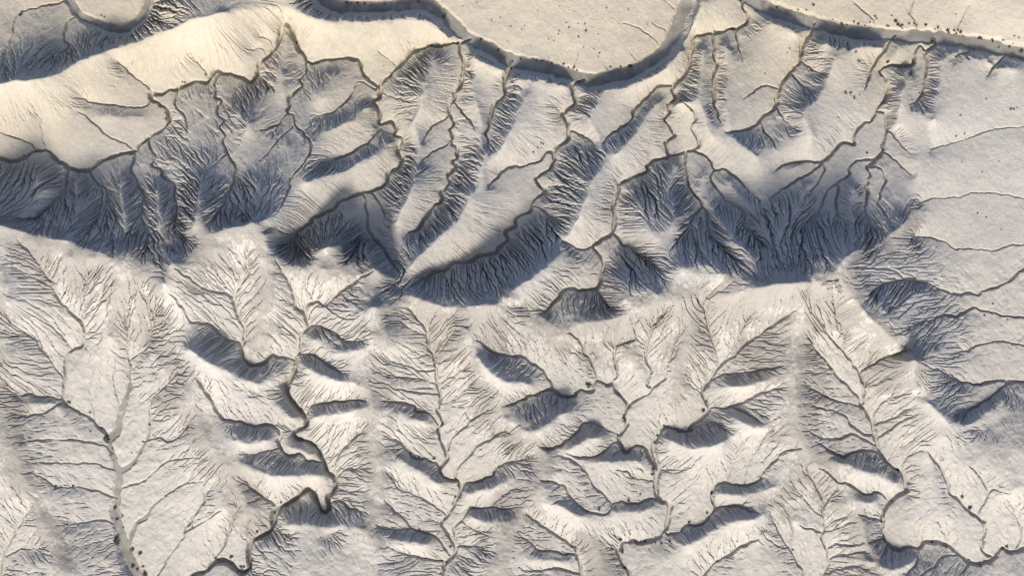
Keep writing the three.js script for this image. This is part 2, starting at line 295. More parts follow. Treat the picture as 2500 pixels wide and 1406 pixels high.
  [5, 0.6, 0.5, '2108,990 2114,936 2107,932 2097,906 2074,876 2060,856 2034,829 2010,799'],
  [2.5, 0.4, 0.6, '2060,856 2060,802 2044,775 2040,740'],
  [2.5, 0.4, 0.6, '2100,910 2150,879 2197,862 2215,850'],
  [5, 0.6, 0.5, '2431,1360 2404,1347 2399,1320 2409,1293 2398,1270 2384,1257 2358,1240 2341,1217 2321,1200 2311,1166 2291,1136 2267,1100'],
  [2.5, 0.4, 0.6, '2130,1018 2140,1003 2167,976 2207,963 2228,958'],
  [2.5, 0.4, 0.6, '2137,1040 2184,1020 2241,986'],
  [2.5, 0.4, 0.6, '2143,1072 2201,1030 2240,1010'],
  [2.5, 0.3, 0.5, '2167,1126 2174,1116 2187,1096 2211,1086 2240,1070'],
  [2.5, 0.3, 0.5, '2201,1154 2204,1140 2217,1116 2251,1103'],
  [4, 0.5, 0.6, '2110,992 2067,986 2040,979 2000,956 1967,939'],
  [4, 0.5, 0.6, '2140,1063 2114,1060 2084,1040 2067,1016 2020,999 1973,989'],
  [4, 0.5, 0.6, '2145,1088 2117,1076 2087,1061 2067,1063 2044,1071 2000,1066 1973,1050'],
  [4, 0.5, 0.6, '2150,1105 2130,1100 2100,1100 2080,1106 2064,1116 2034,1103 2000,1080 1985,1078'],
  [4, 0.5, 0.6, '2174,1228 2170,1220 2144,1200 2114,1207 2074,1182 2050,1180 2027,1156 1990,1136'],
  [3, 0.4, 0.6, '2158,1272 2134,1267 2107,1257 2095,1255'],
  [3, 0.4, 0.5, '2396,1266 2394,1247 2414,1213 2408,1187 2391,1160 2368,1136'],
  [3, 0.4, 0.5, '2414,1211 2428,1197 2468,1203 2490,1195'],
  [4, 0.5, 0.7, '2370,1374 2351,1397 2330,1420 2300,1440'],
  [3, 0.5, 0.7, '2244,1338 2237,1377 2214,1404 2200,1440'],
  [4, 0.5, 0.7, '2345,1356 2304,1360 2284,1384 2254,1406 2235,1440'],
  [3, 0.5, 0.9, '2160,1315 2140,1318 2125,1325'],
  [3, 0.4, 0.5, '2480,1347 2495,1297 2478,1243 2460,1220'],
];
// ---------------------------------------------------------------- crests: [mean side slope, 'x,y ...']
const RG = [
  [0.56, '-40,535 0,548 90,572 180,588 240,612 275,630 330,607 400,594 480,577 560,557 612,542 650,562 690,602 740,606 800,604 850,588 885,606 925,658 965,692 1010,722 1100,757 1180,748 1240,742 1300,762 1350,795 1385,828 1400,795 1450,785 1520,775 1600,745 1650,738'],
  [0.68, '1600,745 1660,737 1720,730 1800,717 1900,697 1980,692 2040,692'],
  [0.62, '2040,692 2070,712 2110,762 2160,812 2212,857'],
  [0.55, '2212,857 2228,890 2240,960'],
  [0.5, '2040,688 2062,632 2130,590 2195,562 2225,520 2240,460 2248,400 2258,330 2262,280'],
  [0.4, '2240,960 2255,1020 2268,1070 2275,1120 2285,1200 2280,1270'],
  [0.35, '2268,1070 2330,1060 2390,1045 2450,1020 2500,1000'],
  // spurs going south
  [0.5, '-10,640 10,700 18,780 20,860 22,950 34,1050 52,1130 75,1210 95,1260 130,1330 150,1400'],
  [0.55, '278,635 310,690 345,720 395,770 425,850 445,930 470,1010 510,1085 565,1165 600,1225 600,1260'],
  [0.5, '652,565 662,640 655,700 645,760 632,830'],
  [0.52, '965,694 952,760 938,840 918,930 906,1020 916,1100 930,1180 925,1250 900,1300'],
  [0.55, '1110,760 1118,810 1145,870 1170,930 1200,1000 1250,1052 1300,1085 1335,1112 1325,1180 1298,1225 1268,1275 1230,1310 1215,1390'],
  [0.5, '1720,732 1695,800 1665,870 1660,950'],
  [0.5, '1385,830 1430,850'],
  [0.5, '1560,765 1545,800 1540,880'],
  [0.55, '1980,695 1962,800 1946,880 1946,980 1942,1030 1935,1065 1972,1090 1978,1130 1965,1165 1920,1200 1900,1240'],
  [0.5, '2062,1230 2095,1245 2110,1300 2130,1355 2135,1420'],
  [0.45, '1440,1320 1470,1360 1480,1410'],
  [0.5, '790,1310 860,1290 900,1300 930,1350 920,1420'],
  // the northern plain and its bluff above the north-west wash
  [0.9, '-30,205 60,195 140,178 205,145 280,118 340,100 420,68 500,42 620,24 720,28 800,52 900,45 1000,40'],
  // crests of the northern valleys: steep to the north-west, gentle to the south-east
  [0.6, '790,318 830,310 870,290 900,255'],
  [0.6, '745,442 800,430 870,405 935,372 955,340'],
  [0.75, '1060,135 1042,195 1024,270 1005,310 1030,350 1020,400 1012,450 990,500 968,545'],
  [0.75, '1140,185 1160,250 1176,300 1182,370 1176,440 1150,480 1110,550 1050,600 1000,650'],
  [0.7, '1305,172 1292,210 1270,265 1242,330 1212,385 1190,410'],
  [0.8, '1490,212 1452,262 1440,300 1462,345 1470,400 1442,450 1424,505 1398,560 1365,620 1305,675 1262,700 1242,740'],
  [0.7, '1615,240 1575,300 1540,345 1502,375'],
  [0.7, '1590,405 1575,450 1560,500 1575,545 1600,590'],
  [0.7, '1650,395 1640,450 1650,510 1640,560'],
  [0.85, '1718,115 1716,180 1708,235 1720,290 1738,335'],
  [0.6, '1775,110 1772,200 1778,290 1800,345 1850,380'],
  [0.72, '2095,102 2050,138 2020,190 1995,235 1960,275 1985,338 1955,395 1915,418'],
  [0.5, '1715,430 1712,470 1745,520 1790,580 1840,630'],
  [0.5, '1775,440 1800,480 1850,560 1900,620'],
  [0.5, '1990,440 1960,490 1930,540'],
  [0.5, '2080,460 2080,520 2090,560'],
  [0.55, '697,78 694,120 688,170 690,235'],
  [0.55, '610,225 612,270 605,320'],
  [0.5, '820,170 800,220 775,250'],
  [0.55, '185,440 190,500 172,560'],
  [0.55, '296,440 300,510 310,572'],
  [0.55, '385,460 388,520 395,570'],
  [0.55, '490,460 480,520 472,560'],
  [0.55, '622,430 606,490 588,535'],
  [0.55, '90,430 100,480 60,540'],
  [0.9, '1674,114 1692,70 1708,30 1716,-10'],
  [0.9, '2222,165 2206,220 2196,270 2186,310'],
  [0.6, '2305,140 2292,220 2285,300'],
  [0.5, '2202,118 2172,152'],
  // shoulders above the shaded banks of the southern valleys
  [0.75, '455,850 500,880 540,905 590,925 640,938 690,918'],
  [0.7, '575,1075 620,1085 655,1078'],
  [0.75, '585,1128 640,1158 700,1165 760,1162 785,1168'],
  [0.7, '640,950 670,985 700,1015 720,1030'],
  [0.7, '700,1088 740,1105 765,1112'],
  [0.7, '762,832 800,852 840,862 890,850'],
  [0.7, '745,898 790,920 840,935 880,940'],
  [0.75, '765,1022 800,1012 860,1004 895,1000'],
  [0.75, '700,1285 745,1278 800,1290 845,1282'],
  [0.6, '650,1340 700,1295'],
  [0.7, '960,1110 1000,1142 1045,1165 1075,1182'],
  [0.6, '945,1000 990,1015 1035,1030'],
  [0.85, '1240,1030 1290,1055 1340,1040 1385,1005'],
  [0.85, '1165,880 1195,910 1240,935 1300,940'],
  [0.8, '1395,1098 1430,1078 1462,1066'],
  [0.7, '1440,1132 1480,1128 1520,1122 1565,1130'],
  [0.7, '1335,1212 1375,1240 1420,1268'],
  [0.6, '1500,1250 1550,1250 1590,1240'],
  [0.75, '1640,1078 1685,1092 1740,1090 1765,1074'],
  [0.75, '1670,1335 1720,1312 1780,1275 1850,1268'],
  [0.65, '1755,1208 1800,1206 1860,1200 1900,1190'],
  [0.75, '1795,1020 1840,1045 1880,1052'],
  [0.65, '1780,940 1830,945 1880,925'],
  [0.65, '2040,1126 2090,1142 2140,1162 2190,1182'],
  [0.6, '2080,1215 2110,1225 2140,1225'],
  [0.7, '2120,1370 2170,1392 2225,1380'],
  [0.7, '2262,985 2300,1010 2330,1035 2370,1035 2410,1010 2450,975'],
  [0.65, '1150,1265 1190,1276 1240,1270'],
  [0.65, '1140,1206 1190,1196 1235,1178'],
  [0.65, '930,1312 980,1322 1040,1335'],
  [0.65, '1290,1362 1340,1372 1390,1375'],
  [0.6, '2090,690 2140,730 2180,790'],
  [0.4, '2130,860 2170,920 2200,940'],
  [0.6, '60,985 110,988 150,995'],
  [0.5, '240,280 300,285 350,285'],
  // bluffs along the south side of the northern wash
  [1.02, '1158,138 1190,155 1232,172'],
  [1.02, '1262,188 1330,198 1385,212'],
  [1.02, '1455,222 1520,214 1580,196 1632,162 1668,118'],
  [0.9, '820,52 900,50 1000,44 1055,58 1095,92'],
  [0.9, '1880,55 1950,82'],
  [1.02, '2010,108 2080,114 2160,118'],
  [0.7, '2310,125 2400,145 2480,168'],
];
// ---------------------------------------------------------------- level ground: outlines of the plains and valley pads that are planed smooth
const PLAINS = ['-60,200 200,150 420,60 640,30 690,52 640,150 600,190 530,170 440,205 370,222 400,270 408,300 340,350 230,400 180,410 120,365 -60,380', '1150,70 1260,130 1430,185 1560,160 1640,90 1660,-40 1080,-40 1090,20', '2260,140 2560,160 2560,920 2360,920 2240,860 2250,600 2260,480 2250,300'];

// patches of brown gravelly crust (more of it caps the crests): 'x,y,radius ...'
const CRUST = '1880,860,75 1950,960,65 1940,1050,65 330,800,65 300,720,50 560,1160,60 590,1230,45 1300,1080,55 920,960,60 930,1100,50 25,1000,50 60,1140,40 1700,800,60 1640,850,50 2010,1150,60 2120,860,60 1120,790,60 1500,800,70 130,600,80 220,650,60 380,640,70 500,600,90 700,620,50 810,640,60 1600,770,60 1760,745,70 1830,740,60 1900,720,80 1980,720,60 2050,760,60 2150,900,60 950,760,60 1200,790,70 1080,860,40 2110,1320,40 1260,1230,40 430,960,50';
// ---------------------------------------------------------------- drainage tree: heights along every channel
const T0 = Date.now(), log = (s) => console.log(((Date.now() - T0) / 1000).toFixed(1) + ' s ' + s);
function spline(text, gap, wob) {                                   // smooth line through the surveyed points, one sample per gap pixels
  const p = text.split(' ').map((s) => s.split(',').map(Number)), out = [];
  for (let i = 0; i < p.length - 1; i++) {
    const a = p[Math.max(0, i - 1)], b = p[i], c = p[i + 1], d = p[Math.min(p.length - 1, i + 2)];
    const n = Math.max(1, Math.round(Math.hypot(c[0] - b[0], c[1] - b[1]) / gap));
    for (let k = 0; k < n; k++) {
      const t = k / n, q = [0, 1].map((j) => 0.5 * (2 * b[j] + (c[j] - a[j]) * t + (2 * a[j] - 5 * b[j] + 4 * c[j] - d[j]) * t * t + (3 * b[j] - a[j] - 3 * c[j] + d[j]) * t * t * t));
      out.push(q);
    }
  }
  out.push(p[p.length - 1].slice());
  if (wob) for (const q of out) { const x = q[0], y = q[1]; q[0] += wob * (noise(x / 17, y / 17 + 50) * 1.2 + noise(x / 7 + 9, y / 7) * 0.6); q[1] += wob * (noise(x / 17 + 90, y / 17) * 1.2 + noise(x / 7, y / 7 + 31) * 0.6); }
  return out;
}
const channels = CH.map(([w, d, k, text, h0]) => ({ w: w * PX, d, k, h0, p: spline(text, 3, w > 8 ? 0 : 2.2), kids: [] }));
const ridges = RG.map(([s, text]) => ({ s, p: spline(text, 3, 3.5) }));
channels.forEach((c, ci) => {                                       // join each mouth to the nearest line before it
  if (c.h0 !== undefined) return;
  let best = 1e9, at = null; const [x, y] = c.p[0];
  for (let j = 0; j < ci; j++) channels[j].p.forEach((q, i) => { const e = Math.hypot(q[0] - x, q[1] - y); if (e < best) { best = e; at = [channels[j], i]; } });
  c.parent = at[0]; c.at = at[1]; at[0].kids.push(c);
  c.p.unshift(at[0].p[at[1]].slice());
});
for (let ci = channels.length - 1; ci >= 0; ci--) {                 // length of stream above each sample
  const c = channels[ci], n = c.p.length; c.up = new Float32Array(n);
  for (let i = n - 1; i >= 0; i--) {
    let u = i < n - 1 ? c.up[i + 1] + Math.hypot(c.p[i + 1][0] - c.p[i][0], c.p[i + 1][1] - c.p[i][1]) * PX : 0;
    for (const k of c.kids) if (k.at === i) u = Math.max(u, k.up[0]);
    c.up[i] = u;
  }
}
const steep = (x, y) => 1 + 2 * step(400, 490, y) * step(1530, 1640, x) * step(2260, 2180, x) + 1.0 * step(200, 330, y) * step(780, 700, x) + 7 * step(2400, 2290, x) * step(2040, 2060, x) * step(630, 660, y);   // the two amphitheatres under the long crest
for (const c of channels) {
  c.south = c.parent ? c.parent.south : c.p[0][1] > 1300; const kk = c.south ? 1.6 : c.k >= 1.6 ? 0.8 : c.k >= 0.8 ? 0.85 : 1, ex = c.south ? -0.55 : -0.9;
  c.h = new Float32Array(c.p.length); c.h[0] = c.parent ? c.parent.h[c.at] : c.h0;
  const west = !c.south && c.k >= 1.4 && c.p[0][0] < 800 && c.p[0][1] > 120;   // the evenly tilted apron in the north-west; the amphitheatre in the north-east steepens upward too
  const pitch = (x, y) => west ? mix(0.33, 0.66, step(400, 500, y)) : !c.south && x > 1530 && x < 2240 && y > 395 ? mix(0.2, 0.8, step(430, 590, y)) : 0;
  for (let i = 1; i < c.p.length; i++) c.h[i] = c.h[i - 1] + (pitch(...c.p[i]) ? pitch(...c.p[i]) * Math.hypot(c.p[i][0] - c.p[i - 1][0], c.p[i][1] - c.p[i - 1][1]) * PX : 0.5 * kk * c.k * (c.south ? 1 + 0.7 * step(920, 760, c.p[i][1]) : steep(c.p[i][0], c.p[i][1])) * Math.pow(1 + c.up[i] / 6, ex) * Math.hypot(c.p[i][0] - c.p[i - 1][0], c.p[i][1] - c.p[i - 1][1]) * PX);
}
const chanPts = []; for (const c of channels) for (let i = 0; i < c.p.length; i += 2) chanPts.push([c.p[i][0], c.p[i][1], c.h[i]]);
for (const r of ridges) {
  r.h = r.p.map(([x, y]) => { let b = 1e9, h = 0; for (const q of chanPts) { const e = (q[0] - x) * (q[0] - x) + (q[1] - y) * (q[1] - y); if (e < b) { b = e; h = q[2]; } } return h + r.s * (r.s >= 0.6 ? (y < 770 ? 1.3 : 1.25) : 1) * Math.sqrt(b) * PX; });
  for (let k = 0; k < 3; k++) r.h = r.h.map((v, i) => { let s = 0, n = 0; for (let j = -8; j <= 8; j++) if (r.h[i + j] !== undefined) { s += r.h[i + j]; n++; } return s / n; });
}
const ground = (px, py, h) => { const f = PX * (FLY + REF - h) / FLY; return [(px - 1250) * f, (py - 703) * f]; };   // survey pixel at height h -> metres east, south
for (const l of [...channels, ...ridges]) l.q = l.p.map(([x, y], i) => ground(x, y, l.h[i]));

// ---------------------------------------------------------------- height grid
const CELL = 0.152, X0 = -131.5, Z0 = -75, NX = 1730, NZ = 986, N = NX * NZ;
const C2 = CELL * 2, MX = NX >> 1, MZ = NZ >> 1;                    // the base surface is solved on a grid half as fine
const plainPoly = PLAINS.map((t) => t.split(' ').map((q) => q.split(',').map(Number)));
const inside = (poly, x, y) => { let c = false; for (let i = 0, j = poly.length - 1; i < poly.length; j = i++) if ((poly[i][1] > y) !== (poly[j][1] > y) && x < (poly[j][0] - poly[i][0]) * (y - poly[i][1]) / (poly[j][1] - poly[i][1]) + poly[i][0]) c = !c; return c; };
const isPlain = (wx, wz) => { const x = wx / PX + 1250, y = wz / PX + 703; return plainPoly.some((p) => inside(p, x, y)); };
const apron = (wx, wz) => wx < -52 && wz < -12;
function solve() {
  const fixed = new Float32Array(MX * MZ).fill(NaN), rank = new Uint8Array(MX * MZ);
  const put = (l, rk) => { for (let i = 0; i < l.q.length - 1; i++) { const [ax, az] = l.q[i], [bx, bz] = l.q[i + 1], n = Math.ceil(Math.hypot(bx - ax, bz - az) / (C2 * 0.6)) + 1;
    for (let k = 0; k <= n; k++) { const t = k / n, x = Math.floor((mix(ax, bx, t) - X0) / C2), z = Math.floor((mix(az, bz, t) - Z0) / C2);
      if (x < 0 || z < 0 || x >= MX || z >= MZ) continue; const o = z * MX + x, h = mix(l.h[i], l.h[i + 1], t);
      if (rk > rank[o] || (rk === rank[o] && h < fixed[o])) { fixed[o] = h; rank[o] = rk; } } } };
  ridges.forEach((r) => put(r, 1)); channels.forEach((c) => put(c, 2));
  let prev = null, pw = 0, ph = 0;
  for (const f of [16, 8, 4, 2, 1]) {
    const w = Math.ceil(MX / f), h = Math.ceil(MZ / f), fx = new Float32Array(w * h).fill(NaN), sum = new Float32Array(w * h), cnt = new Float32Array(w * h), rr = new Uint8Array(w * h);
    for (let z = 0; z < MZ; z++) for (let x = 0; x < MX; x++) { const o = z * MX + x; if (!rank[o]) continue; const q = ((z / f) | 0) * w + ((x / f) | 0);
      if (rank[o] > rr[q]) { rr[q] = rank[o]; sum[q] = 0; cnt[q] = 0; } if (rank[o] === rr[q]) { sum[q] += fixed[o]; cnt[q]++; } }
    const u = new Float32Array(w * h);
    for (let z = 0; z < h; z++) for (let x = 0; x < w; x++) { const q = z * w + x;
      if (cnt[q]) u[q] = fx[q] = sum[q] / cnt[q];
      else if (prev) { const sx = clamp(x / 2 - 0.25, 0, pw - 1.001), sz = clamp(z / 2 - 0.25, 0, ph - 1.001), xi = sx | 0, zi = sz | 0, tx = sx - xi, tz = sz - zi, a = zi * pw + xi; u[q] = mix(mix(prev[a], prev[a + 1], tx), mix(prev[a + pw], prev[a + pw + 1], tx), tz); }
      else u[q] = 4; }
    const src = new Float32Array(w * h); for (let z = 0; z < h; z++) for (let x = 0; x < w; x++) src[z * w + x] = (isPlain(X0 + (x + 0.5) * C2 * f, Z0 + (z + 0.5) * C2 * f) ? 0.005 : apron(X0 + (x + 0.5) * C2 * f, Z0 + (z + 0.5) * C2 * f) ? 0.01 : 0.03) * (C2 * f) * (C2 * f);
    const om = 1.85, its = f >= 8 ? 300 : f >= 2 ? 120 : 60;
    for (let it = 0; it < its; it++) for (let par = 0; par < 2; par++) for (let z = 0; z < h; z++) for (let x = (z + par) & 1; x < w; x += 2) { const q = z * w + x; if (cnt[q]) continue;
      const l = x ? u[q - 1] : u[q + 1], r = x < w - 1 ? u[q + 1] : u[q - 1], t = z ? u[q - w] : u[q + w], b = z < h - 1 ? u[q + w] : u[q - w];
      u[q] += om * ((l + r + t + b + src[q]) / 4 - u[q]); }
    prev = u; pw = w; ph = h;
  }
  return prev;
}
const base = solve(); log('base surface');
const H = new Float32Array(N);
for (let z = 0; z < NZ; z++) for (let x = 0; x < NX; x++) {
  const sx = clamp(x / 2 - 0.25, 0, MX - 1.001), sz = clamp(z / 2 - 0.25, 0, MZ - 1.001), xi = sx | 0, zi = sz | 0, tx = sx - xi, tz = sz - zi, a = zi * MX + xi;
  const wx = X0 + x * CELL, wz = Z0 + z * CELL;
  H[z * NX + x] = mix(mix(base[a], base[a + 1], tx), mix(base[a + MX], base[a + MX + 1], tx), tz);
}
function blur(src, n) { let a = src, b = new Float32Array(N); for (let k = 0; k < n; k++) {
  for (let z = 0; z < NZ; z++) for (let x = 0; x < NX; x++) { const o = z * NX + x; b[o] = (a[x ? o - 1 : o] + 2 * a[o] + a[x < NX - 1 ? o + 1 : o]) / 4; }
  for (let z = 0; z < NZ; z++) for (let x = 0; x < NX; x++) { const o = z * NX + x; a[o] = (b[z ? o - NX : o] + 2 * b[o] + b[z < NZ - 1 ? o + NX : o]) / 4; } } return a; }
blur(H, 18);
// how readily the rain cuts: the north-facing shale is soft, the pads are crusted over, the long south flank lies between
const rough = new Float32Array(N), soft = new Float32Array(N), southy = new Float32Array(N);
for (let z = 1; z < NZ - 1; z++) for (let x = 1; x < NX - 1; x++) { const o = z * NX + x, gx = (H[o + 1] - H[o - 1]) / (2 * CELL), gz = (H[o + NX] - H[o - NX]) / (2 * CELL), g = Math.hypot(gx, gz);
  const n = step(0.02, 0.3, gz + 0.25 * gx), px = (X0 + x * CELL) / PX + 1250, pz = (Z0 + z * CELL) / PX + 703, flank = step(560, 680, pz);
  soft[o] = Math.max(0.25 + 0.75 * n, 0.4 * flank) * (1 - 0.5 * flank); southy[o] = flank; rough[o] = step(0.2, 0.6, g) * soft[o]; }
for (let z = 0; z < NZ; z++) for (let x = 0; x < NX; x++) { const wx = X0 + x * CELL, wz = Z0 + z * CELL; H[z * NX + x] += (0.16 + 0.5 * rough[z * NX + x] + 0.2 * southy[z * NX + x]) * fbm(wx / 4, wz / 4, 3) + (0.08 + 0.12 * rough[z * NX + x] + 0.06 * southy[z * NX + x]) * fbm(wx / 0.9 + 40, wz / 0.9, 2); }

// rain: flow goes to the steepest neighbour, carries what it gathers and cuts where slope and flow are strong
const DX = [1, 1, 0, -1, -1, -1, 0, 1], DZ = [0, 1, 1, 1, 0, -1, -1, -1], DO = DX.map((d, i) => DZ[i] * NX + d);
const jit = new Float32Array(N); for (let i = 0; i < N; i++) jit[i] = rnd();
const rec = new Int32Array(N), slope = new Float32Array(N), area = new Float32Array(N), order = new Uint32Array(N), tmp = new Uint32Array(N), key = new Uint32Array(N);
function sortHeights() {
  let lo = 1e9, hi = -1e9; for (let i = 0; i < N; i++) { if (H[i] < lo) lo = H[i]; if (H[i] > hi) hi = H[i]; }
  const s = 4194303 / (hi - lo); for (let i = 0; i < N; i++) { key[i] = ((H[i] - lo) * s) | 0; order[i] = i; }
  let a = order, b = tmp; for (const sh of [0, 11]) { const c = new Uint32Array(2049); for (let i = 0; i < N; i++) c[((key[i] >>> sh) & 2047) + 1]++; for (let i = 0; i < 2048; i++) c[i + 1] += c[i]; for (let i = 0; i < N; i++) { const o = a[i]; b[c[(key[o] >>> sh) & 2047]++] = o; } [a, b] = [b, a]; }
}
function flow() {
  for (let z = 0; z < NZ; z++) for (let x = 0; x < NX; x++) { const o = z * NX + x; let best = 0, r = -1, sl = 0;
    if (x && z && x < NX - 1 && z < NZ - 1) for (let k = 0; k < 8; k++) { const raw = H[o] - H[o + DO[k]]; if (raw <= 0) continue; const s = raw / CELL, v = k & 1 ? s / (1.15 + 0.55 * jit[o]) : s; if (v > best) { best = v; r = o + DO[k]; sl = k & 1 ? s / 1.414 : s; } }
    rec[o] = r; slope[o] = sl; area[o] = CELL * CELL; }
  sortHeights();
  for (let i = N - 1; i >= 0; i--) { const o = order[i]; if (rec[o] >= 0) area[rec[o]] += area[o]; }
}
const ITER = 12, ERO = 0.11;
for (let it = 0; it < ITER; it++) {
  flow();
  for (let i = 0; i < N; i++) { const o = order[i], r = rec[o]; if (r < 0) continue;
    const s = slope[o], F = ERO * Math.sqrt(Math.min(area[o], 60)) * step(0.3 - 0.08 * southy[o], 0.8 - 0.2 * southy[o], s) * soft[o] / CELL * 0.6; if (F > 0) H[o] = (H[o] + F * H[r]) / (1 + F); }
  if (it === 5) { const b = H.slice(); blur(b, 1); for (let i = 0; i < N; i++) H[i] = mix(H[i], b[i], 0.35); }
}
flow();
{ const cut = new Float32Array(N); for (let o = 0; o < N; o++) cut[o] = mix(0.26 * step(0.5, 5, area[o]) * step(0.28, 0.6, slope[o]) * (0.25 + 0.75 * soft[o]), 0.3 * step(0.4, 2.6, area[o]) * step(0.15, 0.42, slope[o]), southy[o]); for (let o = 0; o < N; o++) { H[o] -= cut[o]; } }
log('rain');
// channel beds: a flat floor between steep banks
const bed = new Uint8Array(N), bedDist = new Float32Array(N).fill(9);
const edge = new Float32Array(N); for (let z = 0; z < NZ; z++) for (let x = 0; x < NX; x++) edge[z * NX + x] = 0.45 * fbm((X0 + x * CELL) / 1.6, (Z0 + z * CELL) / 1.6, 3);
channels.forEach((c) => {
  for (let i = 0; i < c.q.length - 1; i++) {
    const [ax, az] = c.q[i], [bx, bz] = c.q[i + 1], ex = bx - ax, ez = bz - az, L2 = ex * ex + ez * ez || 1e-6;
    const taper = c.w > 0.9 && (c.parent || c.p[0][1] > 1400) ? mix(1, 0.25, i / c.q.length) : clamp(0.35 + c.up[i] / 5, 0.35, 1), hw = Math.max((c.w > 0.9 ? 0.5 : 0.36) * c.w * taper, 0.07) * (1 + (c.w > 0.9 ? 0.12 : 0.35) * (noise(ax / 5, az / 5) + noise(ax / 1.7 + 30, az / 1.7))), dp = c.d * taper * (c.w > 0.85 ? 1 : c.d < 0.4 ? 1.2 : 1.4) * (1 + 0.4 * noise(ax / 3 + 70, az / 3)), wall = c.w > 0.9 ? 1.3 : 4, R = hw + 1.6;
    const x0 = Math.max(1, Math.floor((Math.min(ax, bx) - R - X0) / CELL)), x1 = Math.min(NX - 2, Math.ceil((Math.max(ax, bx) + R - X0) / CELL)), z0 = Math.max(1, Math.floor((Math.min(az, bz) - R - Z0) / CELL)), z1 = Math.min(NZ - 2, Math.ceil((Math.max(az, bz) + R - Z0) / CELL));
    for (let z = z0; z <= z1; z++) for (let x = x0; x <= x1; x++) {
      const px = X0 + x * CELL - ax, pz = Z0 + z * CELL - az, t = clamp((px * ex + pz * ez) / L2, 0, 1), d = Math.hypot(px - t * ex, pz - t * ez) + edge[z * NX + x] * Math.min(1, c.w); if (d > R) continue;
      const o = z * NX + x, floor = mix(c.h[i], c.h[i + 1], t) - dp + wall * Math.max(0, d - hw); if (floor < H[o]) H[o] = floor;
      const e = d - hw; if (e < bedDist[o]) { bedDist[o] = e; bed[o] = e < 0.02 && c.w > 0.45 ? (c.w >= 0.9 ? 2 : 1) : bed[o]; }
    }
  }
});
log('beds');
const heightAt = (wx, wz) => { const sx = clamp((wx - X0) / CELL, 0, NX - 1.001), sz = clamp((wz - Z0) / CELL, 0, NZ - 1.001), xi = sx | 0, zi = sz | 0, tx = sx - xi, tz = sz - zi, a = zi * NX + xi; return mix(mix(H[a], H[a + 1], tx), mix(H[a + NX], H[a + NX + 1], tx), tz); };
// ---------------------------------------------------------------- soil colours and relief
const TW = 2048, TH = 1192;
const crust = CRUST.split(' ').map((q) => q.split(',').map((n) => +n));
for (const r of ridges.slice(0, 18)) for (let i = 0; i < r.p.length; i += 14) if (r.p[i][1] > 530 && r.p[i][0] < 2230) crust.push([r.p[i][0], r.p[i][1] + 14, 34 + 14 * noise(i, r.p[i][0])]);
const soil = new Uint8Array(TW * TH * 4);
const s8 = (v) => 255 * (v <= 0.0031308 ? 12.92 * v : 1.055 * Math.pow(v, 1 / 2.4) - 0.055);
const crustAt = new Float32Array(TW * TH).fill(9);                  // distance to the middle of the nearest patch, in its radii
for (const [cx, cy, rad] of crust) {
  const sx = TW / (NX * CELL), sy = TH / (NZ * CELL), wx = (cx - 1250) * PX, wz = (cy - 703) * PX, R = rad * PX * 1.5;
  for (let j = Math.max(0, Math.floor((wz - R - Z0) * sy)); j < Math.min(TH, (wz + R - Z0) * sy); j++) for (let i = Math.max(0, Math.floor((wx - R - X0) * sx)); i < Math.min(TW, (wx + R - X0) * sx); i++) { const d = Math.hypot(X0 + (i + 0.5) / sx - wx, Z0 + (j + 0.5) / sy - wz) / (rad * PX); if (d < crustAt[j * TW + i]) crustAt[j * TW + i] = d; }
}
for (let j = 0; j < TH; j++) for (let i = 0; i < TW; i++) {
  const wx = X0 + (i + 0.5) / TW * NX * CELL, wz = Z0 + (j + 0.5) / TH * NZ * CELL;
  const big = fbm(wx / 30 + 5, wz / 30, 3), mid = fbm(wx / 4, wz / 4 + 7, 3), fine = fbm(wx / 0.5, wz / 0.5, 3), grain = rnd() - 0.5;
  const warm = step(-30, -62, wz + 0.06 * wx + 14 * big);
  let r = 0.39, g = 0.373, b = 0.347;
  r += 0.045 * warm; g += 0.022 * warm; b -= 0.022 * warm;
  let cr = crustAt[j * TW + i] < 1.5 ? step(0.25, -0.25, crustAt[j * TW + i] - 1 + 0.9 * mid + 0.8 * fine) : 0;
  cr *= 0.55 + 0.9 * clamp(fine + 0.3, 0, 0.5); r *= 1 - 0.33 * cr; g *= 1 - 0.345 * cr; b *= 1 - 0.36 * cr;
  const v = (1 + 0.09 * mid + (0.1 + 0.12 * cr) * fine + (0.1 + 0.22 * cr) * grain + 0.09 * big) * (rnd() < 0.004 ? 0.62 : 1);
  const o = (j * TW + i) * 4;
  soil[o] = s8(r * v); soil[o + 1] = s8(g * v); soil[o + 2] = s8(b * v * (1 - 0.03 * mid)); soil[o + 3] = 255;
}
const tex = (data, w, h, srgb) => { const t = new THREE.DataTexture(data, w, h); t.magFilter = THREE.LinearFilter; t.minFilter = THREE.LinearFilter; t.wrapS = t.wrapT = THREE.RepeatWrapping; if (srgb) t.colorSpace = THREE.SRGBColorSpace; t.needsUpdate = true; return t; };
const soilMap = tex(soil, TW, TH, true);
const BS = 1024, clod = new Uint8Array(BS * BS * 4);
{ const tile = (x, y, p) => { const s = BS / p, xi = Math.floor(x / s), yi = Math.floor(y / s), fx = x / s - xi, fy = y / s - yi, u = fx * fx * (3 - 2 * fx), w = fy * fy * (3 - 2 * fy), at = (a, b) => LAT[(((b % p) * 131 + (a % p) * 7 + p * 977) & 65535)]; return mix(mix(at(xi, yi), at(xi + 1, yi), u), mix(at(xi, yi + 1), at(xi + 1, yi + 1), u), w); };
  for (let y = 0; y < BS; y++) for (let x = 0; x < BS; x++) { const v = 0.5 + 0.16 * tile(x, y, 32) + 0.18 * tile(x, y, 96) + 0.2 * tile(x, y, 256) + 0.1 * (rnd() - 0.5), o = (y * BS + x) * 4; clod[o] = clod[o + 1] = clod[o + 2] = 255 * clamp(v, 0, 1); clod[o + 3] = 255; } }
